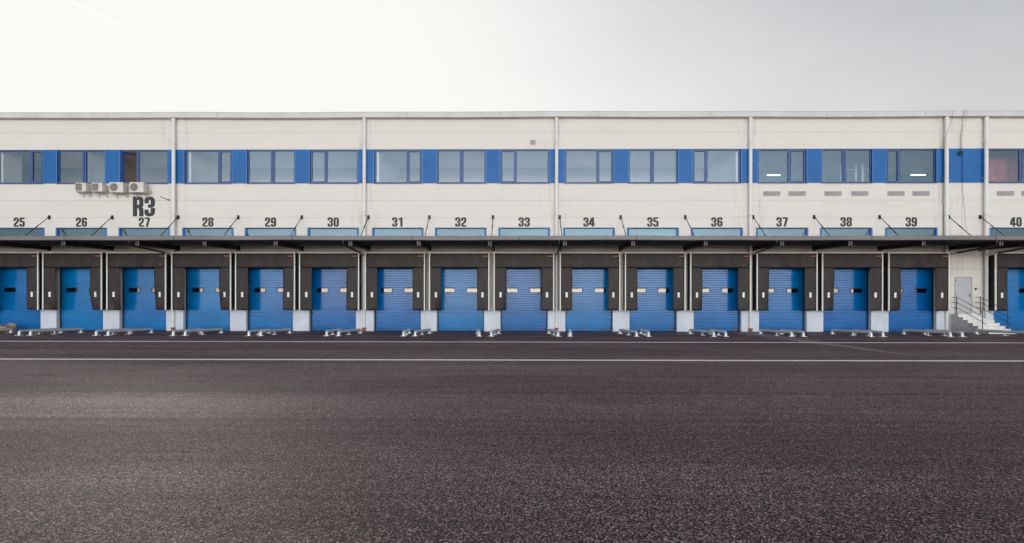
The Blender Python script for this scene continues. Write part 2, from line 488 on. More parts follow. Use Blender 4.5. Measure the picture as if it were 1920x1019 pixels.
# upper windows
def window(i, x0, x1, xm):
    typ = i % 3                   # 0: wide left pane, 1: equal, 2: wide right pane
    f = MB()
    ya, yb = .045, .115
    fw = .075
    f.box(x0+.001, x0+fw, ya, yb, ZB0+.001, ZB1-.001); f.box(x1-fw, x1-.001, ya, yb, ZB0+.001, ZB1-.001)
    f.box(x0+fw, x1-fw, ya, yb, ZB0+.001, ZB0+fw); f.box(x0+fw, x1-fw, ya, yb, ZB1-fw, ZB1-.001)
    mw = .115 if typ == 1 else .065
    f.box(xm-mw, xm+mw, ya-.004, yb, ZB0+fw, ZB1-fw)
    if typ == 1: f.box(xm-.012, xm+.012, ya-.03, ya-.004, ZB0+fw, ZB1-fw)
    sash = {0: (xm+mw, x1-fw), 1: None, 2: (x0+fw, xm-mw)}[typ]
    openw = (i == 2)
    if sash and not openw:
        a, b = sash; t = .045
        f.box(a, a+t, ya-.018, yb-.002, ZB0+fw, ZB1-fw); f.box(b-t, b, ya-.018, yb-.002, ZB0+fw, ZB1-fw)
        f.box(a+t, b-t, ya-.018, yb-.002, ZB0+fw, ZB0+fw+t); f.box(a+t, b-t, ya-.018, yb-.002, ZB1-fw-t, ZB1-fw)
    w = f.build('window', M['frame'], wh)
    if openw: w['label'] = 'window with its narrow left sash standing open'
    gy = .085
    for a, b, k in ((x0+fw, xm-mw, 'L'), (xm+mw, x1-fw, 'R')):
        if openw and k == 'L':
            # sash swung into the room about its left edge
            L = b-a; an = R(58); ca, sa = math.cos(an), math.sin(an)
            def tf(u, t, z): return (a+.02+u*ca-t*sa, .12+u*sa+t*ca, z)
            s = MB()
            def bar(u0, u1, z0, z1, t0=0, t1=.06):
                vs = [tf(u, t, z) for u in (u0, u1) for t in (t0, t1) for z in (z0, z1)]
                s.add(vs, [(0, 1, 3, 2), (4, 6, 7, 5), (0, 4, 5, 1), (2, 3, 7, 6), (0, 2, 6, 4), (1, 5, 7, 3)])
            z0, z1 = ZB0+fw, ZB1-fw
            bar(0, .06, z0, z1); bar(L-.06, L, z0, z1); bar(.06, L-.06, z0, z0+.06); bar(.06, L-.06, z1-.06, z1)
            bar(L-.10, L-.03, 9.55, 9.62, -.05, 0)
            bar(L+.001, L+.012, z0, z1-.25, .005, .055); sh = s.build('open_sash', M['frame'], w)
            gp = MB(); vs = [tf(.06, .03, z0+.06), tf(L-.06, .03, z0+.06), tf(L-.06, .03, z1-.06), tf(.06, .03, z1-.06)]
            gp.add(vs, [(0, 1, 2, 3)]); gp.build('pane', M['glass'], w)
            continue
        gp = MB(); tilt = random.uniform(-.004, .004)
        gp.add([(a, gy, ZB0+fw), (b, gy+tilt, ZB0+fw), (b, gy+tilt, ZB1-fw), (a, gy, ZB1-fw)], [(0, 1, 2, 3)])
        gp.build('pane', M['glass'], w)
    s = MB().prism_x([(.044, ZB0+.012), (-.055, ZB0-.004), (-.055, ZB0-.034), (-.003, ZB0-.022), (-.003, ZB0+.0), (.044, ZB0+.002)], x0-.05, x1+.05)
    s.build('sill', M['frame'], w)
    return w
for i, (a, b, m) in enumerate(WIN): window(i, a, b, m)

# blue spandrel panels between the windows, with raised side flashings
def spandrel(a, b):
    p = MB()
    p.box(a+.07, b-.07, -.020, -.001, ZB0, 9.662); p.box(a+.07, b-.07, -.020, -.001, 9.678, ZB1)
    p.box(a+.07, b-.07, -.010, -.001, 9.662, 9.678)
    o = p.build('spandrel_panel', M['blue'], wh)
    for x0, x1 in ((a+.0, a+.069), (b-.069, b-.0)):
        MB().box(x0, x1, -.034, .044, ZB0+.014, ZB1-.002).build('side_flashing', M['blue_lit'], o)
spandrel(-37, WIN[0][0])
for (a0, a1, _), (b0, b1, _) in zip(WIN[:-1], WIN[1:]): spandrel(a1, b0)
spandrel(WIN[-1][1], 34)
# cover strip on the panel joint above the stairs
cs = MB().box(25.86, 26.0, -.03, -.001, 3.25, ZB0-.03); cs.box(25.86, 26.0, -.03, -.001, ZB1+.003, 12.44)
cs.build('cover_strip', M['wall'], wh)
MB().box(25.86, 26.0, -.045, -.0205, ZB0-.001, ZB1+.001).build('cover_strip', M['blue'], wh)

# transom lights above the canopy
for n, (a, b) in TR.items():
    f = MB(); z0, z1 = 5.121, 6.049
    f.box(a+.001, a+.10, .02, .09, z0, z1); f.box(b-.10, b-.001, .02, .09, z0, z1); f.box(a+.1, b-.1, .02, .09, z1-.05, z1); f.box(a+.1, b-.1, .02, .09, z0, z0+.06)
    w = f.build('transom_window', M['blue'], wh)
    for q in (a-.03, b-.05): MB().box(q, q+.08, -.02, .019, z0+.01, z1+.02).build('side_flashing', M['blue_lit'], w)
    MB().box(a+.05, b-.05, -.025, .019, z1-.012, z1+.022).build('head_flashing', M['dark'], w)
    gp = MB(); t = random.uniform(-.005, .005)
    gp.add([(a+.1, .06, z0+.06), (b-.1, .06+t, z0+.06), (b-.1, .06+t, z1-.05), (a+.1, .06, z1-.05)], [(0, 1, 2, 3)])
    gp.build('pane', M['glass'], w)

# sectional loading doors
def loading_door(n, xc):
    prof = []; z = .03; y0 = .17; step = .1345; i = 0
    pts = []
    while z < 3.85:
        dz = min(step, 3.85-z)
        deep = .020 if i % 4 == 3 else .011
        pts += [(y0-.004, z+.004), (y0-.010, z+.014), (y0-.010, z+dz-.036), (y0-.002, z+dz-.026), (y0+deep, z+dz-.020), (y0+deep, z+dz-.004)]
        z += dz; i += 1
    x0, x1 = xc-HW+.03, xc+HW-.03
    m = MB(); vs = []
    for y, z in pts: vs += [(x0, y, z), (x1, y, z)]
    m.add(vs, [(2*i, 2*i+1, 2*i+3, 2*i+2) for i in range(len(pts)-1)])
    m.box(x0, x1, y0+.03, y0+.07, .03, 3.85)
    d = m.build('loading_door', M['door'], wh)
    t = MB(); t.box(xc-HW+.001, xc-HW+.055, .12, .168, 0.001, 3.749); t.box(xc+HW-.055, xc+HW-.001, .12, .168, .001, 3.749)
    t.box(xc-HW+.055, xc+HW-.055, .145, .168, .004, .035)
    t.build('door_track', M['black'], d)
    for dx in (-.685, .67):
        a, b = xc+dx-.345, xc+dx+.345; z0, z1 = 2.255, 2.545; t = .035
        outer = rounded([(a, z0), (b, z0), (b, z1), (a, z1)], .06, True, 4)
        inner = rounded([(a+t, z0+t), (b-t, z0+t), (b-t, z1-t), (a+t, z1-t)], .035, True, 4)
        q = len(outer); fm = MB()
        vs = [(p[0], .145, p[1]) for p in outer]+[(p[0], .145, p[1]) for p in inner]+[(p[0], .175, p[1]) for p in outer]+[(p[0], .162, p[1]) for p in inner]
        fs = []
        for i in range(q):
            j = (i+1) % q
            fs += [(i, j, q+j, q+i), (2*q+i, 2*q+j, j, i), (q+i, q+j, 3*q+j, 3*q+i)]
        fm.add(vs, fs); fr = fm.build('window_frame', M['black'], d)
        pm = MB(); pm.add([(p[0], .158, p[1]) for p in inner], [list(range(q))]); pm.build('pane', M['pane'], d)
    if n in (33, 34, 35, 36, 37):
        MB().box(xc+1.0, xc+1.22, .135, .166, .07, .125).build('latch', M['red'], d, .01)
for n, x in DOCK.items(): loading_door(n, x)

# grey personnel door
pd = MB().box(PD[0]+.06, PD[1]-.06, .0, .05, PD[2]+.02, PD[3]-.06).build('entrance_door', M['greydoor'], wh)
f = MB(); f.box(PD[0]+.001, PD[0]+.058, -.015, .07, PD[2]+.001, PD[3]-.001); f.box(PD[1]-.058, PD[1]-.001, -.015, .07, PD[2]+.001, PD[3]-.001)
f.box(PD[0]+.058, PD[1]-.058, -.015, .07, PD[3]-.058, PD[3]-.001)
f.build('door_frame', M['vent'], pd)
h = MB(); h.box(26.31, 26.35, -.012, -.0005, 2.0, 2.22); h.tube([(26.33, -.01, 2.15), (26.33, -.06, 2.15), (26.20, -.065, 2.15)], .014, 8)
h.build('handle', M['black'], pd)
hg = MB()
for z in (1.35, 2.2, 3.0): hg.tube([(PD[0]+.06, -.02, z-.06), (PD[0]+.06, -.02, z+.06)], .014, 8)
hg.build('hinge', M['dark'], pd)

# painted numbers: condensed bold figures, drawn as ribbons
W_, S_, K_ = .575, .118, .72       # width, half stem, horizontal strokes thinner than stems
def glyph(ch):
    a, b = S_, W_-S_
    lo = K_*S_; t = 1-lo
    m, r, c = .52, .17, W_/2
    i_ = S_-.012
    if ch == '0': return [([(a, lo), (b, lo), (b, t), (a, t)], True, r)]
    if ch == '1': return [([(.36, 0), (.36, 1)], False, 0), ([(.07, .76), (.243, .84)], False, 0)]
    if ch == '2': return [([(a, .62), (a, t), (b, t), (b, .56), (a+.01, .26), (a+.01, lo), (W_, lo)], False, .15)]
    if ch == '3': return [([(a, .66), (a, t), (b, t), (b, m+.0), (.19, m)], False, r), ([(b, m-.088), (b, lo), (a, lo), (a, .34)], False, r)]
    if ch == '4': return [([(.385, 0), (.385, 1)], False, 0), ([(.268, .90), (.10, .40), (.10, .27), (.268, .27)], False, .0), ([(.502, .27), (.61, .27)], False, 0)]
    if ch == '5': return [([(W_-.03, t), (a, t), (a, .56), (b, .56), (b, lo), (a, lo), (a, .32)], False, .11)]
    if ch == '6': return [([(b, .70), (b, t), (a, t), (a, lo), (b, lo), (b, .54), (a+S_, .54)], False, r)]
    if ch == '7': return [([(.02, t), (b, t), (b, .80), (.24, 0)], False, .04)]
    if ch == '8': return [([(a, lo), (b, lo), (b, .505), (a, .505)], True, .15), ([(a, .592), (a, t), (b, t), (b, .592)], False, .15)]
    if ch == '9': return [([(a, .30), (a, lo), (b, lo), (b, t), (a, t), (a, .46), (b-S_, .46)], False, r)]
    if ch == 'R': return [([(a, 0), (a, 1)], False, 0), ([(a+S_, t), (b, t), (b, .50), (a+S_, .50)], False, .13), ([(c+.02, .412), (b, .40), (b+.005, .0)], False, .10)]
def ribbon(mb, pts, closed, w, fx):
    P = [Vector((p[0], p[1])) for p in pts]; n = len(P); L = []; Rr = []
    for i in range(n):
        a = P[i]-P[i-1] if (i or closed) else None
        b = P[(i+1) % n]-P[i] if (i < n-1 or closed) else None
        if a is not None and a.length < 1e-6: a = None
        if b is not None and b.length < 1e-6: b = None
        a = (a or b).normalized(); b = (b or a).normalized()
        na = Vector((-a.y, a.x)); nb = Vector((-b.y, b.x)); mm = (na+nb)
        mm = mm.normalized() if mm.length > 1e-6 else na
        s = w/max(.5, mm.dot(na))
        L.append(P[i]+mm*s); Rr.append(P[i]-mm*s)
    vs = [fx(p) for p in L]+[fx(p) for p in Rr]
    mb.add(vs, [(i, n+i, n+(i+1) % n, (i+1) % n) for i in range(n if closed else n-1)])
def text(s, x0, x1, z0, z1, label, name):
    n = len(s); gap = .05
    total = W_*n+gap*(n-1)
    kx = (x1-x0)/total; kz = z1-z0
    mb = MB(); cx = 0
    for ch in s:
        for q, (pts, closed, r) in enumerate(glyph(ch)):
            pp = rounded(pts, r, closed) if r else [Vector(p) for p in pts]
            if r or closed or len(pp) > 2:
                # drop coincident points
                u = [pp[0]]
                for p in pp[1:]:
                    if (p-u[-1]).length > 1e-4: u.append(p)
                pp = u
            d = -.004-.0006*q
            pp = [Vector((p[0], p[1]/K_)) for p in pp]
            ribbon(mb, pp, closed, S_, lambda p, cx=cx, d=d: (x0+(cx+p[0])*kx, d, z0+p[1]*K_*kz))
        cx += W_+gap
    o = mb.build(name, M['letter'], wh); o['label'] = label
for n, x in DOCK.items():
    text(str(n), x-.335, x+.335, 6.126, 6.674, 'black number %d painted above its loading door' % n, 'painted_number')
text('R3', -22.668, -21.35, 6.735, 7.905, 'large black R3 painted under the air conditioners', 'painted_lettering')

# rooms seen through the glazing
MB().box(XL+.21, XR-.21, WT+.03, 14, 8.2, 8.4).build('upper_floor', M['inbeige'], wh)
MB().box(XL+.21, 13.5, WT+.03, 7, 11.1, 11.2).build('ceiling', M['inwall'], wh)
MB().box(XL+.21, 13.5, 6.0, 6.1, 8.401, 11.099).build('back_partition', M['inbeige'], wh)
MB().box(13.501, XR-.21, 13.8, 14.0, 8.401, 12.4).build('back_partition', M['inpink'], wh)
MB().box(13.501, XR-.21, WT+.03, 13.79, 12.30, 12.4).build('ceiling', M['inpink'], wh)
MB().box(XL+.21, XR-.21, 15, 15.1, 0, 8.19).build('back_partition', M['inbeige'], wh)
for xp, yl in ((-30.68, 1.5), (-25.55, 5.999), (-19.44, 5.999), (-8.25, 5.999), (12.92, 5.999)):
    MB().box(xp-.06, xp+.06, WT+.03, yl, 8.401, 11.099).build('partition_wall', M['inwall'], wh)
MB().box(-21.95, -21.1, 5.93, 5.999, 8.42, 10.5).build('inner_door', M['card'], wh)

# ------------------------------------------------------------------ things seen inside, right-hand hall
for xa, xb, lab in ((17.3, 18.2, 'lit white strip light seen through the window above number 37'), (27.2, 28.2, 'lit white strip light seen through the window above number 39')):
    t = thing('strip_light', lab, 'strip light', ((xa+xb)/2, 6, 10.6), 'strip lights in the upper hall')
    MB().tube([(xa, 6, 10.58), (xb, 6, 10.58)], .026, 10).build('tube', M['tube'], t)
    MB().box(xa-.03, xb+.03, 5.95, 6.05, 10.63, 10.69).build('housing', M['white'], t)
    w = MB()
    for x in (xa+.1, xb-.1): w.tube([(x, 6, 10.69), (x, 6, 12.29)], .006, 5)
    w.build('suspension_wire', M['vent'], t)
def rack(x, y, w, lab):
    t = thing('rack_frame', lab, 'rack', (x, y, 8.4), 'white racks in the upper hall')
    MB().box(x, x+.10, y-.05, y+.05, 8.41, 10.62).build('post', M['white'], t); MB().box(x+w-.1, x+w, y-.05, y+.05, 8.41, 10.62).build('post', M['white'], t)
    b = MB(); b.tube([(x+.1, y, 10.2), (x+w-.1, y, 10.2)], .025, 6); b.tube([(x+.1, y, 8.9), (x+w-.1, y, 10.0)], .014, 6); b.tube([(x+.1, y+.03, 10.0), (x+w-.1, y+.03, 8.9)], .014, 6)
    b.build('brace', M['white'], t)
rack(20.58, 3, 1.03, 'white braced rack frame behind the window above number 38')
rack(21.93, 3, 1.03, 'second white braced rack frame right of the first, behind the glass above number 38')
t = thing('roof_truss', 'white roof truss seen through the window above number 37', 'truss', (18, 6, 11.8))
q = MB()
A = [(16.6, 6, 11.35), (17.4, 6, 11.65), (18.2, 6, 11.98), (19.0, 6, 12.26)]; B = [(16.6, 6, 11.2), (17.4, 6, 11.3), (18.2, 6, 11.42), (19.0, 6, 11.6)]
for L in (A, B): q.tube(L, .05, 6)
q.build('chord', M['white'], t)
q = MB()
for i in range(4): q.tube([A[i], B[i]], .035, 6)
for i in range(3): q.tube([B[i], A[i+1]], .035, 6)
q.build('web', M['white'], t)
o = MB().box(26.4, 27.3, 4, 4.9, 10.4, 11.6).build('duct_box', M['inwall'], None); tag(o, 'white boxed duct inside the window above number 39', 'duct')
s = MB(); s.sheet(lambda u, v: (27.2+4.2*u, 1.6+.07*math.sin(u*38)+.03*math.sin(u*17+v*3), 8.42+3.3*v), 60, 6)
o = s.build('red_curtain', M['redsheet']); tag(o, 'red sheeting hung inside the window above number 40', 'curtain')

# ------------------------------------------------------------------ dock shelters
def shelter(n, xc, rnd):
    w2 = 1.735; xs = xc-.02
    zt, zb, zh = 4.565, 1.225, 3.675
    t = thing('dock_shelter', 'black curtained dock shelter with white edging around loading door %d' % n, 'dock shelter', (xs, 0, zb), 'dock shelters along the warehouse')
    d0, d1 = -.66, -.60
    f = MB(); e = .065
    f.box(xs-w2, xs-w2+e, d0, d1, zb, zt); f.box(xs+w2-e, xs+w2, d0, d1, zb, zt); f.box(xs-w2+e, xs+w2-e, d0, d1, zt-e, zt)
    for s in (-1, 1):
        f.box(xs+s*(w2-.03)-.045, xs+s*(w2-.03)+.045, d0-.012, d0-.001, zh-.03, zh-.01)
    f.build('frame', M['edge'], t)
    for s in (-1, 1):
        sd = MB()
        nz = 84; prof = []
        vs = []; 
        for j in range(nz+1):
            z = zb+.01+(zt-.08-zb)*j/nz
            a = .016 if j % 4 in (1, 2) else -.012
            for y, sh in ((d1-.0, 0), (-.40, a*.9), (-.2, -a*.7), (-.002, 0)):
                vs.append((xs+s*(w2-.035)+sh+random.uniform(-.004, .004), y, z+random.uniform(-.01, .01)+(.05 if sh > 0 else 0)))
        fs = [(4*j+i, 4*j+i+1, 4*j+i+5, 4*j+i+4) for j in range(nz) for i in range(3)]
        sd.add(vs, fs); sd.build('side_panel', M['black'], t)
    MB().box(xs-w2+.03, xs+w2-.03, d1+.002, -.003, zt-.05, zt-.02).build('top_panel', M['black'], t)
    ph = rnd.uniform(0, 6); am = rnd.uniform(.012, .038)
    hd = MB()
    hd.sheet(lambda u, v: (xs-w2+e+.002+(2*w2-2*e-.004)*u, d0+.03+(1-v)*am*(math.sin(u*9+ph)+.6*math.sin(u*23+ph*2))*(.3+.7*math.sin(math.pi*u))-.012*(1-v), zh+(zt-e-zh)*v+(1-v)*.01*math.sin(u*14+ph)), 40, 10)
    hd.build('header_curtain', M['pvc'], t)
    for s in (-1, 1):
        curl = rnd.choice([0, 0, 0, .10, .05]) if n not in (26, 27) else (.20 if s < 0 else .14)
        if n == 32 and s < 0: curl = .16
        pw = rnd.uniform(.635, .67); ph = rnd.uniform(0, 6); a2 = rnd.uniform(.008, .026)
        def fn(u, v, s=s, curl=curl, pw=pw, ph=ph, a2=a2):
            lowr = max(0, 1-v*1.6)
            x = xs+s*(w2-e-.002-pw*u*(1-.14*curl*5*.3*lowr))
            y = d0+.034+a2*math.sin(v*7+ph)*u+curl*1.2*u*u*lowr*lowr+ (.03*math.sin(u*5+v*9+ph)*curl*4*lowr)
            return (x, y, zb+.005+(zh+.035-zb)*v)
        cm = MB(); cm.sheet(fn, 10, 26); c = cm.build('side_curtain', M['pvc'], t)
        mk = MB(); u0, u1, v0, v1 = .42, .615, .300, .418
        vs = []
        for i in range(3):
            for j in range(5):
                x, y, z = fn(u0+(u1-u0)*i/2, v0+(v1-v0)*j/4); vs.append((x, y-.008, z))
        mk.add(vs, [(i*5+j, i*5+j+1, (i+1)*5+j+1, (i+1)*5+j) for i in range(2) for j in range(4)]); mk.build('marker_patch', M['white'], c)
    MB().box(xs+w2-e-.335, xs+w2-e-.015, d0-.004, d0+.012, 4.315, 4.365).build('warning_tag', M['tag'], t)
rnd = random.Random(11)
for n, x in DOCK.items(): shelter(n, x, rnd)

# ------------------------------------------------------------------ canopy with beams and tie rods
cp = thing('canopy', 'long dark steel canopy over the loading doors hung on tie rods', 'canopy', (0, 0, 4.9))
CX0, CX1 = -36.5, 36.5
dk = MB(); prof = []
dk.prism_x([(-.002, 5.10), (-.002, 5.15), (-3.56, 5.06), (-3.56, 5.01)], CX0, CX1)
for i in range(int((CX1-CX0)/.5)):
    x = CX0+.25+i*.5
    dk.add([(x-.05, -.05, 5.098), (x+.05, -.05, 5.098), (x+.05, -3.5, 5.008), (x-.05, -3.5, 5.008), (x-.03, -.05, 5.07), (x+.03, -.05, 5.07), (x+.03, -3.5, 4.98), (x-.03, -3.5, 4.98)],
           [(4, 5, 6, 7), (0, 4, 7, 3), (1, 2, 6, 5), (3, 7, 6, 2), (0, 1, 5, 4)])
dk.build('deck', M['deck'], cp)
fa = MB(); n = 146; vs = []; prof = [(-3.57, 4.90), (-3.60, 4.88), (-3.70, 4.88), (-3.72, 4.90), (-3.72, 5.08), (-3.70, 5.105), (-3.57, 5.105)]
k = len(prof)
for i in range(n+1):
    x = CX0+(CX1-CX0)*i/n; dz = .008*math.sin(x*.35)+.006*math.sin(x*1.1+2); dy = .006*math.sin(x*.9)
    vs += [(x, y+dy, z+dz) for y, z in prof]
fs = [(i*k+j, (i+1)*k+j, (i+1)*k+(j+1) % k, i*k+(j+1) % k) for i in range(n) for j in range(k)]+[list(range(k))[::-1], [n*k+j for j in range(k)]]
fa.add(vs, fs); fas = fa.build('fascia', M['steel'], cp)
js = MB()
for i in range(13): x = CX0+.8+i*6.0+random.uniform(-.3, .3); js.box(x-.012, x+.012, -3.732, -3.60, 4.895, 5.10)
js.build('joint_sleeve', M['dark'], fas)
for y in (-.9, -1.8, -2.7, -3.3):
    z = 5.098-.09*(-y/3.56)
    MB().box(CX0, CX1, y-.03, y+.03, z-.13, z-.03).build('purlin', M['deck'], cp)
BEAM = [-27.62, -23.88, -19.97, -16.42, -12.67, -8.74, -5.16, -1.43, 2.48, 6.04, 9.81, 13.76, 17.30, 21.09, 25.08, 26.9]
def zb(y, top): return (4.955 if top else 4.775)+(-.155 if not top else -.125)*(-y/3.45)+(0 if not top else .0)
for x in BEAM:
    b = MB()
    yw, yf = -.003, -3.46
    b.prism_x([(yw, 4.775), (yw, 4.955), (yf, 4.83), (yf, 4.65)], x-.014, x+.014)
    for z0w, z0f in ((4.755, 4.63), (4.955, 4.83)):
        b.prism_x([(yw, z0w), (yw, z0w+.02), (yf, z0f+.02), (yf, z0f)], x-.075, x+.075)
    for y in (-.9, -1.8, -2.7):
        zz = 4.975-.125*(-y/3.46)
        b.box(x-.05, x+.05, y-.05, y+.05, zz, 5.098-.09*(-y/3.56)-.131)
    bm = b.build('beam', M['dark'], cp)
    e = MB(); e.box(x-.085, x-.045, yf-.02, yf-.001, 4.62, 4.86); e.box(x+.045, x+.085, yf-.02, yf-.001, 4.62, 4.86)
    e.build('end_plate', M['steel'], bm)
    e = MB().box(x-.11, x+.11, -.02, -.0005, 4.70, 5.0); e.build('wall_plate', M['dark'], bm)
    r = MB(); r.tube([(x, -.06, 6.68), (x, -1.92, 5.10)], .022, 8); r.box(x-.03, x+.03, -1.98, -1.84, 5.06, 5.20)
    r.tube([(x, -.75, 6.094), (x, -.98, 5.899)], .032, 8)
    rd = r.build('tie_rod', M['dark'], cp)
    a = MB(); a.box(x-.07, x+.07, -.025, -.0008, 6.56, 6.80); a.prism_x([(-.025, 6.60), (-.025, 6.77), (-.12, 6.70), (-.12, 6.62)], x-.02, x+.02)
    a.build('anchor_plate', M['dark'], rd)
for x in PIPES:
    d = MB()
    x0 = x-.12
    path = rounded([(x0, -3.62, 4.90), (x0, -3.62, 4.70), (x0+.03, -3.3, 4.62), (x+.0, -.95, 4.50)], .12)
    d.tube(path, .05, 10); dd = d.build('drain_pipe', M['dark'], cp)
    MB().tube(rounded([(x, -.95, 4.50), (x, -.45, 4.47), (x, -.17, 4.40)], .1), .058, 10).build('pipe_elbow', M['pipe'], dd)

# ------------------------------------------------------------------ downpipes
PIPE_AT = ['between loading doors 27 and 28', 'between loading doors 30 and 31', 'between loading doors 33 and 34', 'between loading doors 36 and 37',
           'just left of the grey door and stairs', 'just right of the grey door and stairs']
for i, x in enumerate(PIPES):
    t = thing('downpipe', 'white downpipe from roof gutter to ground, '+PIPE_AT[i], 'downpipe', (x, -.15, 0), 'white downpipes on the facade')
    m = MB(); r = .10 if i < 4 else .105
    m.tube([(x, -.15, 12.451), (x, -.15, 5.0)], r, 18); m.tube([(x, -.15, 9.9), (x, -.15, 10.0)], r+.012, 18); m.tube([(x, -.15, 12.28), (x, -.15, 12.449)], r+.014, 18)
    m.build('upper_pipe', M['pipe'], t)
    m = MB(); m.tube([(x, -.18, 4.999), (x, -.18, .2)], .092, 18); m.tube([(x, -.18, 4.52), (x, -.18, 4.30)], .105, 18)
    m.build('lower_pipe', M['pipe'], t)
    m = MB(); m.tube([(x, -.18, .002), (x, -.18, .15), (x, -.18, .2), (x, -.18, .21)], [.105, .105, .125, .125], 18); m.build('foot_collar', M['collar'] if i < 4 else M['pipe'], t)
    for z in (10.95, 8.9, 6.75, 5.55, 3.4, 1.9):
        yy = -.15 if z > 5 else -.18; rr = r if z > 5 else .092
        c = MB(); c.tube([(x, yy, z-.025), (x, yy, z+.025)], rr+.008, 18); c.box(x-rr-.06, x-rr+.0, -.1, -.001, z-.01, z+.01); c.build('clamp', M['trim'], t)

# ------------------------------------------------------------------ wheel guides
def guide(xf, xb, lab, group='galvanised wheel guides on the asphalt'):
    t = thing('wheel_guide', lab, 'wheel guide', (xf, -5.65, 0), group)
    yf, yb = -5.65, -2.9; zc = .205; r = .070
    ln = lambda k: (xf+(xb-xf)*k, yf+(yb-yf)*k)
    p0 = (xf, yf, .012); p3 = (xb, yb, .012)
    path = rounded([p0, (xf, yf, zc), (xb, yb, zc), p3], .26, seg=10)
    m = MB(); m.tube(path, r, 14); m.build('rail', M['galv'], t)
    for k, s in ((0, .125), (.45, .11), (1, .12)):
        x, y = ln(k)
        pm = MB(); pm.box(x-s, x+s, y-s, y+s, .001, .014)
        for bx in (-1, 1):
            for by in (-1, 1): pm.tube([(x+bx*s*.7, y+by*s*.7, .014), (x+bx*s*.7, y+by*s*.7, .032)], .014, 6)
        pm.build('base_plate', M['galv'], t)
    x, y = ln(.45)
    MB().tube([(x, y, .014), (x, y, zc-.05)], .035, 10).build('post', M['galv'], t)
GF = [(-24.21, -23.66), (-20.44, -19.86), (-16.68, -16.1), (-13.0, -12.42), (-9.22, -8.64), (-5.49, -4.93), (-1.83, -1.25), (1.97, 2.55), (5.74, 6.32),
      (9.45, 10.02), (13.17, 13.74), (16.97, 17.54), (20.74, 21.31)]
ORD = ['first', 'second', 'third', 'fourth', 'fifth', 'sixth', 'seventh', 'eighth', 'ninth', 'tenth', 'eleventh', 'twelfth', 'thirteenth']
for i, (a, b) in enumerate(GF):
    guide(a, a-.27, 'left pipe of the %s complete pair of bent steel wheel guides from the left' % ORD[i])
    guide(b, b+.26, 'right pipe of the %s complete pair of bent steel wheel guides from the left' % ORD[i])
guide(-27.45, -27.2, 'single bent steel wheel guide cut by the left edge of the picture')
guide(24.55, 24.29, 'single bent steel wheel guide in front of the white stairs')

# ------------------------------------------------------------------ stairs
st = thing('staircase', 'white stepped staircase with black railings below the grey door', 'staircase', (26, -.13, 0))
X0, X1 = 25.24, 26.72
zs = [1.0, .845, .69, .535, .38, .225, .075]; ds = [.5, .84, 1.18, 1.52, 1.86, 2.2, 2.54]
prof = [(-.025, 0.002), (-.025, zs[0])]
for z, d in zip(zs, ds): prof += [(-d, z), (-d, z-.155 if z > .1 else .002)]
m = MB(); m.prism_x(prof, X0+.02, X1); m.build('flight', M['stairwhite'], st)
for i, (z, d) in enumerate(zip(zs, ds)):
    p = ds[i-1] if i else .026
    MB().box(X0-.012, X1+.012, -d-.022, -p-.001-(.0 if i else 0), z+.001, z+.03).build('tread', M['stairwhite'], st, .006)
prof2 = [(-.025, 0.002), (-.025, zs[0]-.01)]
for z, d in zip(zs, ds): prof2 += [(-d+.004, z-.01), (-d+.004, max(.002, z-.165))]
MB().prism_x(prof2, X0-.005, X0+.018).build('stringer', M['stairgrey'], st)
MB().box(PD[0]-.05, PD[1]+.05, -.28, -.026, 1.032, 1.08).build('threshold', M['stairwhite'], st)
def railing(x):
    m = MB(); r = .02
    m.tube([(x, -.32, 1.0), (x, -.32, 2.04)], .022, 8); m.tube([(x, -2.08, .26), (x, -2.08, 1.22)], .022, 8)
    for k, dz in enumerate((1.02, .72, .42)):
        sl = (.335-1.0)/(1.76)*-1
        za = 1.0+dz; zb_ = za-.80; e = 2.30 if k else 2.08
        ze = za-(e-.32)*.80/1.76
        path = [(x, -.03, za), (x, -.32, za), (x, -e, ze)]
        m.tube(path, .016, 8)
    return m.build('railing', M['dark'], st)
railing(X0+.06); railing(X1-.06)
m = MB().tube([(X1-.06, -.32, .98), (X1-.03, -.34, 1.3)], .01, 6)

# small things on the wall
o = MB().box(26.60, 26.69, -.05, -.001, 2.44, 2.56).build('intercom', M['black'], None, .008); tag(o, 'small black intercom box on the wall right of the grey door', 'intercom')
m = MB(); m.tube([(26.98+.09*math.cos(a*math.pi/8), -.06, 2.55+.13*math.sin(a*math.pi/8)) for a in range(17)], .014, 6); m.tube([(26.7, -.02, 2.63), (26.95, -.05, 2.63)], .01, 6)
o = m.build('cable_loop', M['edge']); tag(o, 'pale cable loop on the wall between grey door and downpipe', 'cable')

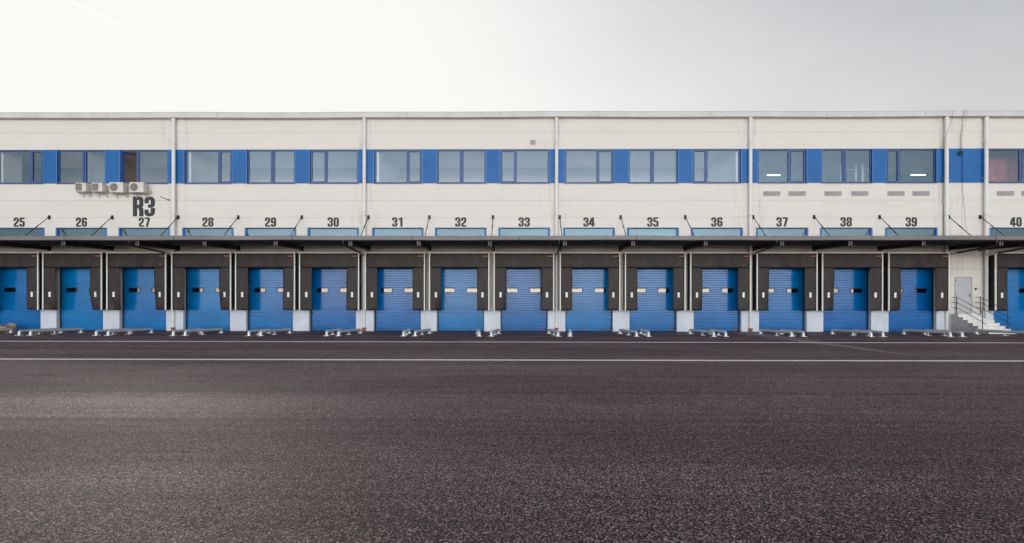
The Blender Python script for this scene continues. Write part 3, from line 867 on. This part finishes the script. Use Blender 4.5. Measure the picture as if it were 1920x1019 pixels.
def grille(x0, x1, z0, z1, lab, ns):
    t = thing('vent_grille', lab, 'vent', ((x0+x1)/2, 0, z0), 'wall vents')
    f = MB(); w = .025
    f.box(x0, x1, -.022, -.001, z0, z0+w); f.box(x0, x1, -.022, -.001, z1-w, z1); f.box(x0, x0+w, -.022, -.001, z0+w, z1-w); f.box(x1-w, x1, -.022, -.001, z0+w, z1-w)
    f.box(x0+w, x1-w, -.004, -.001, z0+w, z1-w)
    f.build('frame', M['vent'], t)
    s = MB()
    for i in range(ns):
        z = z0+w+(z1-z0-2*w)*(i+.5)/ns; h = (z1-z0-2*w)/ns*.33
        s.prism_x([(-.020, z-h), (-.017, z-h), (-.005, z+h), (-.008, z+h)], x0+w, x1-w)
    s.build('louvre', M['vent'], t)
V = [(14.35, 15.34, 'long grey vent, left one under the window above number 37'), (15.8, 16.8, 'long grey vent, right one under the window above number 37'),
     (17.9, 18.89, 'long grey vent, left one under the window above number 38'), (19.45, 20.44, 'long grey vent, right one under the window above number 38'),
     (21.55, 22.54, 'long grey vent, left one under the window above number 39'), (23.0, 23.98, 'long grey vent, right one under the window above number 39'),
     (27.87, 28.86, 'long grey vent, left one under the window above number 40'), (29.29, 30.27, 'long grey vent, right one under the window above number 40')]
for a, b, l in V: grille(a, b, 7.915, 8.19, l, 6)
grille(.75, 1.06, 10.92, 11.21, 'small square grey vent high on the wall above number 33', 4)

t = thing('metal_arm', 'short black metal arm sticking out of the wall right of the R3 lettering', 'bracket', (-20.53, 0, 7.7))
MB().tube([(-20.53, -.03, 7.705), (-20.53, -.76, 7.74)], .022, 8).build('arm', M['dark'], t)
MB().tube([(-20.53, -.0005, 7.705), (-20.53, -.04, 7.705)], .05, 10).build('wall_plate', M['dark'], t)

# ------------------------------------------------------------------ air conditioners
def ac(x0, x1, z0, z1, round_, lab, left):
    t = thing('air_conditioner', lab, 'air conditioner', ((x0+x1)/2, -.3, z0), 'air conditioners under the upper windows')
    yf, yb = -.52, -.17
    c = MB().box(x0, x1, yf, yb, z0, z1).build('casing', M['acwhite'], t, .02)
    s = MB(); s.box(x1-.004, x1+.012, yf+.06, yb-.05, z0+.06, z0+.24); s.tube([(x0+.08, yf+.04, z1), (x0+.08, yf+.04, z1+.004)], .01, 6)
    s.box(x0+(x1-x0)*.66, x0+(x1-x0)*.665, yf-.0015, yf+.01, z0+.03, z1-.03)
    s.build('service_cover', M['acwhite'], c)
    h = z1-z0; gx = x0+(x1-x0)*(.335 if not round_ else .34); gz = (z0+z1)/2; gr = h*(.40 if not round_ else .38)
    m = MB()
    if round_:
        m.add([(gx+gr*math.cos(a*math.pi/14), yf-.003, gz+gr*math.sin(a*math.pi/14)) for a in range(28)], [list(range(28))])
    else:
        m.box(x0+.03, x0+.03+2*gr*.93, yf-.004, yf+.01, gz-gr, gz+gr)
    g = m.build('fan_grille', M['acgrille'], t)
    w = MB()
    cx = gx if round_ else x0+.03+gr*.93
    for i in range(-4, 5):
        xx = cx+i*gr*.21; hh = math.sqrt(max(0, gr*gr-(i*gr*.21)**2)) if round_ else gr*.97
        w.box(xx-.006, xx+.006, yf-.016, yf-.006, gz-hh, gz+hh)
    w.tube([(cx, yf-.017, gz), (cx, yf-.024, gz)], gr*.16, 12)
    if round_:
        w.tube([(cx+gr*math.cos(a*math.pi/14), yf-.012, gz+gr*math.sin(a*math.pi/14)) for a in range(29)], .012, 6)
    w.build('guard_wires', M['vent'], g)
    for bx in (x0+.10, x1-.08):
        b = MB(); b.box(bx-.02, bx+.02, yf-.02, -.0008, z0-.045, z0-.002); b.box(bx-.022, bx+.022, -.03, -.0008, z0-.25, z0+.25)
        b.tube([(bx, -.03, z0-.22), (bx, yf+.1, z0-.04)], .014, 6)
        b.build('bracket', M['brass'], t)
    p = MB(); p.tube(rounded([(x1+.01, yb-.12, z0+.2), (x1+.14, yb-.10, z0+.16), (x1+.16, -.06, z0+.10), (x1+.12, .0, z0+.2)], .08), .02, 8)
    p.tube(rounded([(x1+.01, yb-.16, z0+.12), (x1+.10, yb-.16, z0+.05), (x1+.14, -.05, z0+.02), (x1+.1, 0, z0+.12)], .08), .016, 8)
    p.build('refrigerant_pipe', M['brass'], t)
ac(-25.68, -25.06, 8.10, 8.61, False, 'small air conditioner with square dark grille, far left of the row of four', 1)
ac(-24.73, -24.09, 8.10, 8.61, False, 'small air conditioner with square dark grille, second in the row of four', 0)
ac(-23.68, -22.88, 8.05, 8.64, True, 'larger air conditioner with round fan, under the blue panel left of the open window', 0)
ac(-22.51, -21.69, 8.05, 8.64, True, 'larger air conditioner with round fan, under the open window and above the R3', 0)

# ------------------------------------------------------------------ cables and debris
def cable(pts, lab, r=.0055, extra=None):
    m = MB(); m.tube(pts, r, 6)
    if extra: extra(m)
    o = m.build('hanging_cable', M['black']); tag(o, lab, 'cable', 'cables hanging down the facade'); return o
rc = random.Random(3)
p = [(25.06, .1, 12.83), (25.06, -.32, 12.82), (25.05, -.34, 12.45), (24.80, -.30, 11.5), (24.62, -.12, 10.9)]
for i in range(16): p.append((24.66+rc.uniform(-.04, .05)+(.10*i/16), -.05, 10.6-i*.34))
cable(rounded(p, .3, seg=3), 'thin dark cable hanging beside the downpipe left of the grey door')
def knot(m):
    rr = random.Random(5)
    for q in range(5):
        cx_, cz = 25.70+rr.uniform(-.04, .04), 10.36+rr.uniform(-.05, .05); ra = rr.uniform(.05, .11)
        m.tube([(cx_+ra*math.cos(a*.5), -.09+.01*a*.2, cz+ra*1.2*math.sin(a*.5)) for a in range(14)], .008, 6)
    m.tube([(25.74, .1, 12.83), (25.74, -.33, 12.82), (25.73, -.34, 12.44), (25.70, -.10, 11.5), (25.71, -.08, 10.4)], .005, 6)
    m.tube([(25.90, .1, 12.83), (25.90, -.33, 12.82), (25.88, -.34, 12.44), (25.76, -.10, 11.5), (25.72, -.08, 10.4)], .005, 6)
p = [(25.66, .1, 12.83), (25.66, -.33, 12.82), (25.66, -.34, 12.44), (25.68, -.09, 11.4), (25.70, -.08, 10.4)]
p += [(25.86, -.08, 10.0), (25.80, -.08, 9.7), (25.78, -.06, 9.2)]
for i in range(12): p.append((25.80+.028*i+rc.uniform(-.03, .03), -.05, 8.8-i*.28))
cable(rounded(p, .3, seg=3), 'dark cable bundle knotted on the blue panel above the grey door', extra=knot)
t = thing('cardboard_box', 'crumpled brown cardboard box on the ground at the foot of door 25', 'cardboard box', (-29.45, -.55, 0))
m = MB(); m.add([(-29.9, -.9, .01), (-29.3, -.95, .01), (-29.2, -.4, .01), (-29.85, -.35, .01), (-29.86, -.86, .30), (-29.33, -.92, .24), (-29.27, -.42, .27), (-29.80, -.38, .34)],
               [(0, 1, 5, 4), (1, 2, 6, 5), (2, 3, 7, 6), (3, 0, 4, 7), (3, 2, 1, 0)])
m.build('body', M['card'], t)
m = MB(); m.add([(-29.86, -.86, .302), (-29.33, -.92, .242), (-29.38, -1.12, .36), (-29.75, -1.08, .42)], [(0, 1, 2, 3)]); m.add([(-29.326, -.92, .242), (-29.266, -.42, .272), (-29.08, -.5, .16), (-29.12, -.82, .14)], [(0, 1, 2, 3)])
m.add([(-29.27, -.418, .272), (-29.80, -.378, .342), (-29.74, -.28, .45), (-29.35, -.3, .40)], [(0, 1, 2, 3)])
m.build('flap', M['card'], t)

# ------------------------------------------------------------------ camera
cam = bpy.data.cameras.new('camera'); co = bpy.data.objects.new('camera', cam); col.objects.link(co)
co.location = (0, -32, 1.36)
co.rotation_mode = 'XYZ'
from mathutils import Matrix
rot = Matrix.Rotation(R(.5), 4, 'Z') @ Matrix.Rotation(R(90), 4, 'X') @ Matrix.Rotation(R(.063), 4, 'Z')
co.rotation_euler = rot.to_euler()
cam.sensor_width = 36; cam.lens = 36*1024/1920
cam.shift_x = -.0005; cam.shift_y = (578-509.5)/1920
cam.clip_end = 2000
sc.camera = co

# ------------------------------------------------------------------ light
HAZE, BACK_FILL, HORIZON_FILL = 1.56, 33.0, 72.0
EL, AZ = 24.0, 33.0       # the sun stands behind the building, to the left
sd = Vector((-math.sin(R(AZ))*math.cos(R(EL)), math.cos(R(AZ))*math.cos(R(EL)), math.sin(R(EL))))
sun = bpy.data.lights.new('sun', 'SUN'); so = bpy.data.objects.new('sun', sun); col.objects.link(so)
sun.energy = 1.2; sun.angle = R(14); sun.color = (1, .93, .82)
so.rotation_euler = sd.to_track_quat('Z', 'Y').to_euler(); so.location = (0, 0, 60)

w = bpy.data.worlds.new('World'); sc.world = w; w.use_nodes = True
T = w.node_tree; T.nodes.clear()
def N(t): return T.nodes.new(t)
def wm(op, a, b=None, clamp=False):
    n = N('ShaderNodeMath'); n.operation = op; n.use_clamp = clamp
    for i, v in enumerate((a, b)):
        if v is None: continue
        if isinstance(v, (int, float)): n.inputs[i].default_value = v
        else: T.links.new(v, n.inputs[i])
    return n.outputs[0]
def wr(v, a, b, c, d):
    n = N('ShaderNodeMapRange'); n.interpolation_type = 'SMOOTHSTEP'
    T.links.new(v, n.inputs[0])
    for i, q in enumerate((a, b, c, d)): n.inputs[i+1].default_value = q
    return n.outputs[0]
out = N('ShaderNodeOutputWorld'); bg = N('ShaderNodeBackground')
sky = N('ShaderNodeTexSky'); sky.sky_type = 'NISHITA'; sky.sun_disc = False
sky.sun_elevation = R(EL); sky.sun_rotation = R(-AZ); sky.air_density = 1.0; sky.dust_density = 1.6; sky.ozone_density = 1.0
# thin high haze: takes colour and contrast out of the clear sky
hs = N('ShaderNodeHueSaturation'); hs.inputs['Saturation'].default_value = .14; T.links.new(sky.outputs[0], hs.inputs['Color'])
hz0 = N('ShaderNodeVectorMath'); hz0.operation = 'SCALE'; T.links.new(hs.outputs[0], hz0.inputs[0]); tcs = N('ShaderNodeTexCoord'); mps = N('ShaderNodeMapping'); mps.inputs['Scale'].default_value = (1.2, 2.5, 5); mps.inputs['Rotation'].default_value = (0, .35, .5)
T.links.new(tcs.outputs['Generated'], mps.inputs[0]); nzs = N('ShaderNodeTexNoise'); nzs.inputs['Scale'].default_value = 1.8; nzs.inputs['Detail'].default_value = 6; T.links.new(mps.outputs[0], nzs.inputs['Vector'])
T.links.new(wr(nzs.outputs[0], .3, .7, HAZE*.965, HAZE*1.035), hz0.inputs['Scale'])
hsp = N('ShaderNodeSeparateXYZ'); T.links.new(hz0.outputs[0], hsp.inputs[0]); hz = N('ShaderNodeCombineXYZ')
for q, top in zip(range(3), (8.95, 8.8, 8.5)):      # the veil of haze evens out the glow round the sun
    sm = N('ShaderNodeMath'); sm.operation = 'SMOOTH_MIN'; T.links.new(hsp.outputs[q], sm.inputs[0]); sm.inputs[1].default_value = top; sm.inputs[2].default_value = 6.5
    T.links.new(sm.outputs[0], hz.inputs[q])
tc = N('ShaderNodeTexCoord'); sp = N('ShaderNodeSeparateXYZ'); T.links.new(tc.outputs['Generated'], sp.inputs[0])
# fill light added to the sky behind the camera: cool bank, warm horizon band
back = wr(sp.outputs[1], -.70, -1.0, .20, 1)
frnt = wr(sp.outputs[1], -.10, -.50, 0, 1)
low = wr(sp.outputs[2], .56, .06, .0, 1)
mp = N('ShaderNodeMapping'); mp.inputs['Scale'].default_value = (1.4, 1.4, 4); T.links.new(tc.outputs['Generated'], mp.inputs[0])
nz = N('ShaderNodeTexNoise'); nz.inputs['Scale'].default_value = 2.2; nz.inputs['Detail'].default_value = 5; T.links.new(mp.outputs[0], nz.inputs['Vector'])
fill = wm('MULTIPLY', wm('MULTIPLY', wm('MULTIPLY', back, frnt), low), wr(nz.outputs[0], .3, .7, .75, 1.1))
hor = wm('MULTIPLY', wr(sp.outputs[1], -.72, -1.0, .06, 1), wm('EXPONENT', wm('MULTIPLY', wm('ABSOLUTE', sp.outputs[2]), -13.0)))
def scaled(c, v, k):
    n = N('ShaderNodeVectorMath'); n.operation = 'SCALE'; n.inputs[0].default_value = c; T.links.new(wm('MULTIPLY', v, k), n.inputs['Scale']); return n.outputs[0]
def vadd(a, b):
    n = N('ShaderNodeVectorMath'); n.operation = 'ADD'; T.links.new(a, n.inputs[0]); T.links.new(b, n.inputs[1]); return n.outputs[0]
d1 = Vector((-.821, 1, .564)).normalized(); d2 = Vector((-.606, 1, .457)).normalized(); nrm = d1.cross(d2).normalized()
dt = N('ShaderNodeVectorMath'); dt.operation = 'DOT_PRODUCT'; T.links.new(tc.outputs['Generated'], dt.inputs[0]); dt.inputs[1].default_value = nrm
trail = wm('MULTIPLY', wr(wm('ABSOLUTE', dt.outputs['Value']), .0034, .0006, 0, 1), wr(sp.outputs[0], -.46, -.58, 0, 1))
tot = vadd(vadd(vadd(hz.outputs[0], scaled((.76, .94, 1.16), fill, BACK_FILL)), scaled((1.0, .735, .41), hor, HORIZON_FILL)), scaled((1, 1, 1), wm('MULTIPLY', trail, wr(sp.outputs[1], .3, .5, 0, 1)), .35))
T.links.new(tot, bg.inputs[0]); bg.inputs[1].default_value = .10
T.links.new(bg.outputs[0], out.inputs[0])

# ------------------------------------------------------------------ render settings
sc.view_settings.view_transform = 'Standard'; sc.view_settings.look = 'None'
sc.view_settings.exposure = 0.11; sc.view_settings.gamma = 1
sc.render.engine = 'CYCLES'
sc.cycles.use_denoising = True
sc.cycles.max_bounces = 8; sc.cycles.transparent_max_bounces = 12
